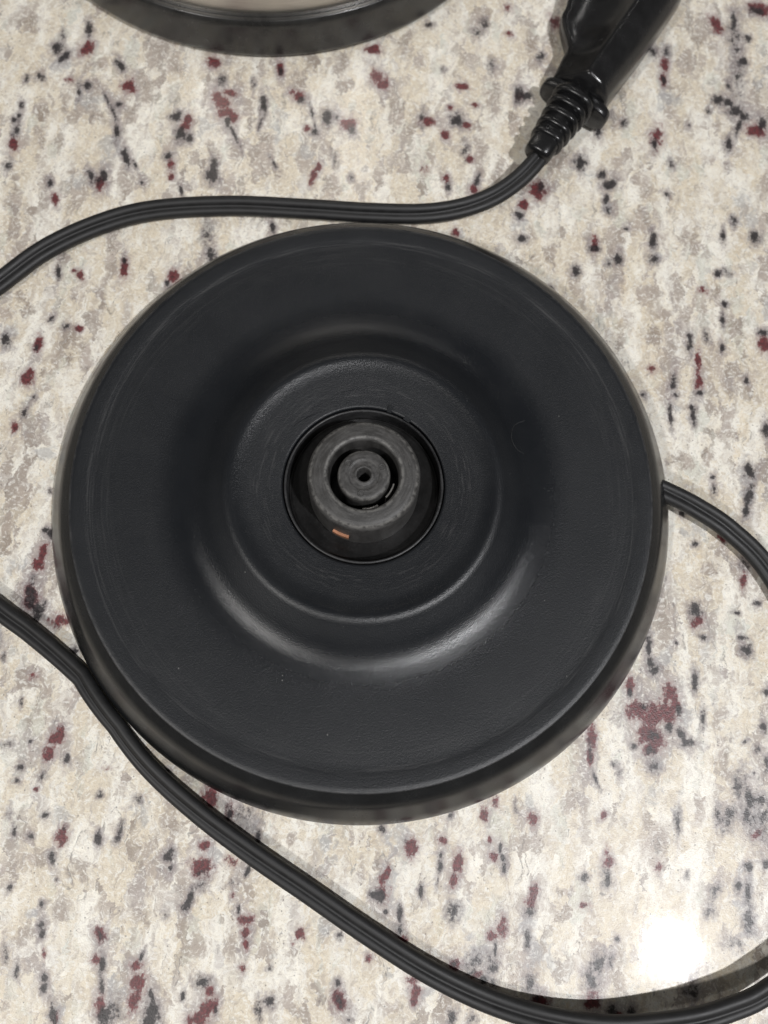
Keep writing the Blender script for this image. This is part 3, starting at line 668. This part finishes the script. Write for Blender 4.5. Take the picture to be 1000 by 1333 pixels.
# scratches on the plateau, built as thin raised ridges
def ridge(p, q, w, h, name='scratch_ridge'):
    a = Vector((*p, 0)); b = Vector((*q, 0)); t = (b - a).normalized(); n = Vector((-t.y, t.x, 0))
    secs = []
    N = 10
    for k in range(N + 1):
        u = k / N
        c = a.lerp(b, u) + n * 0.9 * math.sin(u * math.pi)
        ww = w * max(0.12, math.sin(u * math.pi)); hh = h * max(0.05, math.sin(u * math.pi))
        rr = math.hypot(c.x, c.y); zb = 19.4 + (rr - 21) * 0.09
        secs.append([c + n * ww + Vector((0, 0, zb - 0.2)), Vector((c.x, c.y, zb + hh)), c - n * ww + Vector((0, 0, zb - 0.2))])
    return loft(name, secs, M_PLATE, base, smooth=False)
ridge((-22.0, 10.5), (-12.4, 18.4), 0.22, 0.14)
ridge((-14.0, 20.4), (-1.5, 26.0), 0.25, 0.18)
ridge((-19.5, 15.2), (-9.0, 22.0), 0.16, 0.10)

for k in range(4):
    a = math.radians(45 + 90 * k)
    lathe('foot', round_profile([(0, 0.02, 0), (4.0, 0.02, 0.3), (4.0, 1.4, 0)], 2), M_FOOT, base, 24, 79 * math.cos(a), 79 * math.sin(a))

# ------------------------------------------------------------------ cord: flat two-core flex, one run from the base to the plug
PATH = [(76.6, 12.3, 9.0, 0), (81.4, 11.4, 8.2, -5), (90.7, 8.8, 6, -12), (101.3, 4.0, 4, -15), (112.5, -5.6, 3.2, -15),
        (124, -25, 3.0, -12), (133, -50, 3.6, 0), (131, -78, 5.2, 10), (123.5, -98, 6.4, 14),
        (111.7, -108.9, 6.6, 16), (102.6, -113.9, 6.5, 12), (91.8, -117.9, 6.1, 8), (75.8, -121.4, 5.0, 0), (61.4, -121.9, 3.6, 0), (46.6, -120.1, 2.2, 0),
        (31.1, -115.4, 2.2, 5), (15.1, -108.5, 2.2, 8), (-1.2, -100.7, 2.2, 10), (-15.7, -93.8, 2.4, 15), (-30.5, -86.0, 2.8, 25), (-43.7, -77.6, 3.2, 32),
        (-53.1, -69.6, 3.4, 35), (-61.3, -60.5, 3.4, 30), (-70.4, -53.9, 3, 20), (-82.3, -46.8, 2.6, 15), (-91.6, -41.9, 2.6, 15),
        (-112, -30, 2.4, 10), (-131, -10, 2.4, 0), (-134, 18, 2.4, -10), (-125, 37, 2.6, -20),
        (-113.3, 50.9, 2.8, -25), (-102.4, 63.3, 3, -28), (-88.6, 73.5, 3, -30), (-73.7, 80.3, 3, -32), (-51.3, 84.9, 3.2, -34), (-28.3, 86.9, 3.4, -36),
        (-9.8, 88.1, 3.6, -36), (6.3, 90.1, 3.6, -34), (17.6, 93.4, 3.8, -28), (26.4, 97.9, 4.5, -22), (33.2, 103.7, 5.5, -18), (38.1, 109.7, 7, -15), (41.2, 115.3, 8.0, -15)]
PATH = [(x, y, z, r) for x, y, z, r in PATH]
pts4 = catmull([Vector(p) for p in PATH], 1.1)
LR = 1.46                                                    # radius of each core
OF = 1.36                                                    # half the distance between the cores
prof = []
for k in range(21):                                          # plain core
    a = math.radians(-138 + 276 * k / 20)
    prof.append((OF + LR * math.cos(a) * 1.03, LR * math.sin(a)))
for k in range(33):                                          # ribbed core
    d = 42 + 276 * k / 32
    a = math.radians(d)
    q = LR * (1.0 - 0.0 * (0.5 + 0.5 * math.cos(a * 11)))
    prof.append((-OF + q * math.cos(a) * 1.03, q * math.sin(a)))
secs = []
for i, p in enumerate(pts4):
    c = Vector(p[:3]); rr = math.hypot(c.x, c.y)
    a = pts4[max(i - 1, 0)]; b = pts4[min(i + 1, len(pts4) - 1)]
    t = Vector((b[0] - a[0], b[1] - a[1], b[2] - a[2])).normalized()
    roll = math.radians(p[3])
    wide = OF * abs(math.cos(roll)) + LR
    lowest = OF * abs(math.sin(roll)) + LR
    c.z = max(c.z, lowest + 0.05)
    if i > 40 and rr < 84.6 + wide:
        k = (84.6 + wide) / rr
        c.x *= k; c.y *= k
    side = t.cross(Vector((0, 0, 1))).normalized()
    upv = side.cross(t).normalized()
    w = side * math.cos(roll) + upv * math.sin(roll)
    h = -side * math.sin(roll) + upv * math.cos(roll)
    secs.append([c + w * u + h * v for u, v in prof])
cord = loft('power_cord', secs, M_CORD, base)

# ------------------------------------------------------------------ plug with ribbed boot
AX = Vector((0.435, 0.900, 0.0)).normalized()
UU = Vector((AX.y, -AX.x, 0.0))
ZZ = Vector((0, 0, 1))
ORG = Vector((49.4, 134.7, 0.0))
def loc(s, u, v):
    return ORG + AX * s + UU * u + ZZ * v
def lerp_tab(tab, s):
    for (a, va), (b, vb) in zip(tab, tab[1:]):
        if s <= b:
            t = max(0.0, min(1.0, (s - a) / (b - a)))
            t = t * t * (3 - 2 * t)
            return va + (vb - va) * t
    return tab[-1][1]
LEFT = [(0, -10.0), (11, -11.2), (24, -19.5), (36, -22.5), (48, -19.5), (56, -14.0)]
RIGHT = [(0, 8.8), (30, 9.8), (50, 9.8), (56, 8.5)]
DISH = [(0, 0.0), (8, 0.0), (20, 3.4), (36, 4.2), (48, 2.0), (56, 0.0)]
secs = []
for i in range(57):
    s = i * 1.0
    L = lerp_tab(LEFT, s); Rr = lerp_tab(RIGHT, s); D = lerp_tab(DISH, s)
    ring = [(Rr - 1.4, 0.4), (Rr - 0.4, 1.2), (Rr, 3.0), (Rr, 8.0), (Rr - 0.6, 10.4), (5.6, 14.2), (5.1, 14.5), (4.6, 14.75), (1.2, 16.0), (0.5, 16.15), (-0.2, 16.0), (-0.9, 15.5)]
    for k in range(1, 12):                                   # left face, hollowed by the finger grip
        t = k / 12
        u = -0.9 + (L + 1.0 + 0.9) * t
        v = 15.5 + (8.2 - 15.5) * t
        hollow = D * math.sin(math.pi * min(1, t * 1.0)) ** 0.8
        ring.append((u, v - hollow))
    ring += [(L + 0.5, 8.0), (L + 0.1, 7.2), (L, 6.0), (L + 0.3, 3.0), (L + 1.2, 1.2), (L + 2.4, 0.4)]
    if i == 0 or i == 56:
        ring = [(u * 0.93 + (Rr + L) / 2 * 0.07, 7.5 + (v - 7.5) * 0.93) for u, v in ring]
    secs.append([loc(s + 1.2, u, v) for u, v in ring])
plug = loft('plug', secs, M_PLUG, base)

def oval(s, a, b, vc, n=32, p=2.6):
    out = []
    for k in range(n):
        t = 2 * math.pi * k / n
        c, sn = math.cos(t), math.sin(t)
        out.append(loc(s, a * math.copysign(abs(c) ** (2 / p), c), vc + b * math.copysign(abs(sn) ** (2 / p), sn)))
    return out
# flange between boot and body
loft('flange', [oval(-2.6, 11.0, 4.3, 5.4, 40, 3), oval(-2.2, 11.6, 4.7, 5.4, 40, 3), oval(0.4, 11.6, 4.7, 5.4, 40, 3), oval(1.0, 11.0, 4.3, 5.4, 40, 3)], M_PLUG, plug)
# tapering boot and its ribs
loft('strain_relief', [oval(-26.0, 3.4, 2.7, 7.9), oval(-25.2, 4.2, 3.3, 7.9), oval(-21.0, 4.4, 3.5, 7.9), oval(-1.6, 5.9, 5.4, 7.8)], M_PLUG, plug)
for k in range(5):
    s = -19.2 + k * 3.75
    a, b = 5.3 + 0.42 * k, 4.4 + 0.45 * k
    loft('rib', [oval(s - 1.1, a - 0.9, b - 0.9, 7.85), oval(s - 0.95, a - 0.25, b - 0.25, 7.85), oval(s - 0.5, a, b, 7.85), oval(s + 0.5, a, b, 7.85), oval(s + 0.95, a - 0.25, b - 0.25, 7.85), oval(s + 1.1, a - 0.9, b - 0.9, 7.85)], M_PLUG, plug)
for sgn in (-1, 1):
    cu = -4.5 + sgn * 6.35
    loft('blade', [[loc(s, cu - 0.75, v0), loc(s, cu + 0.75, v0), loc(s, cu + 0.75, v1), loc(s, cu - 0.75, v1)] for s, v0, v1 in ((56.5, 4.2, 10.8), (72, 4.2, 10.8), (74, 5.4, 9.6))], M_BRASS, plug, smooth=False)

# ------------------------------------------------------------------ kettle standing behind
kx, ky = -61.5, 228.2
kettle = thing('kettle', 'brushed stainless steel kettle with dark base band, cut off by the top edge', 'kettle', (kx, ky, 0))
lathe('base_band', round_profile([(80, 0.6, 0), (87.6, 0.6, 0.6), (88.6, 2.0, 1.0), (88.0, 12.2, 1.2), (87.2, 13.7, 0.3), (85.3, 13.9, 0)], 4), M_BAND, kettle, 200)
lathe('seam_ring', round_profile([(86.2, 13.6, 0), (86.0, 14.1, 0.1), (85.0, 14.2, 0)], 2), M_BAND, kettle, 200)
lathe('steel_body', round_profile([(85.0, 13.4, 0), (85.1, 15.0, 0.4), (84.6, 40, 8), (80, 110, 20), (70, 175, 8), (66, 178, 0)], 8), M_STEEL, kettle, 200)
lid = lathe('lid', round_profile([(66.5, 177, 0), (66.0, 180, 1.5), (40, 186, 8), (0, 188, 0)], 5), M_STEEL, kettle, 96)
lathe('knob', round_profile([(6, 186.5, 0), (6, 194, 1), (13, 197, 2), (12, 204, 2), (0, 206, 0)], 4), M_BAND, lid, 48)
hp = catmull([Vector((40, 72, 168)), Vector((52, 96, 176)), Vector((60, 116, 160)), Vector((60, 118, 110)), Vector((54, 104, 60)), Vector((44, 76, 46))], 4)
secs = []
for i, p in enumerate(hp):
    t = (hp[min(i + 1, len(hp) - 1)] - hp[max(i - 1, 0)]).normalized()
    sd = Vector((0.88, -0.47, 0)); nn = sd.cross(t).normalized()
    secs.append([p + sd * 10 * math.cos(a) + nn * 6.5 * math.sin(a) for a in [2 * math.pi * k / 16 for k in range(16)]])
loft('handle', secs, M_BAND, kettle)
sp = []
for k, (y, z, w, h) in enumerate(((60, 118, 26, 26), (78, 138, 20, 17), (96, 160, 12, 9), (108, 174, 8, 5))):
    sp.append([(-y * 0.45 + w * math.cos(a) * 0.9, y * 0.89 + w * math.cos(a) * 0.45, z + h * math.sin(a)) for a in [2 * math.pi * j / 24 for j in range(24)]])
loft('spout', sp, M_STEEL, kettle)

# ------------------------------------------------------------------ a hair of lint on the plate
lp = catmull([Vector((40.3, 24.2, 14.7)), Vector((37.6, 22.2, 14.2)), Vector((36.8, 18.3, 14.0)), Vector((38.4, 15.4, 14.2)), Vector((40.8, 14.6, 14.8))], 0.6)
def plate_z(r):
    pf = sorted(round_profile(plate, 6))
    rs = [p[0] for p in pf]; zs = [p[1] for p in pf]
    return float(np.interp(r, rs, zs))
secs = []
for i, p in enumerate(lp):
    t = (lp[min(i + 1, len(lp) - 1)] - lp[max(i - 1, 0)]).normalized()
    c = Vector((p.x, p.y, plate_z(math.hypot(p.x, p.y)) + 0.12))
    sd = t.cross(ZZ).normalized()
    secs.append([c + sd * 0.035 * math.cos(a) + ZZ * 0.035 * math.sin(a) for a in [2 * math.pi * k / 6 for k in range(6)]])
lint = loft('lint_fibre', secs, M_LINT)
lint['label'] = 'fine pale curl of lint on the right of the black plate'
lint['category'] = 'lint'
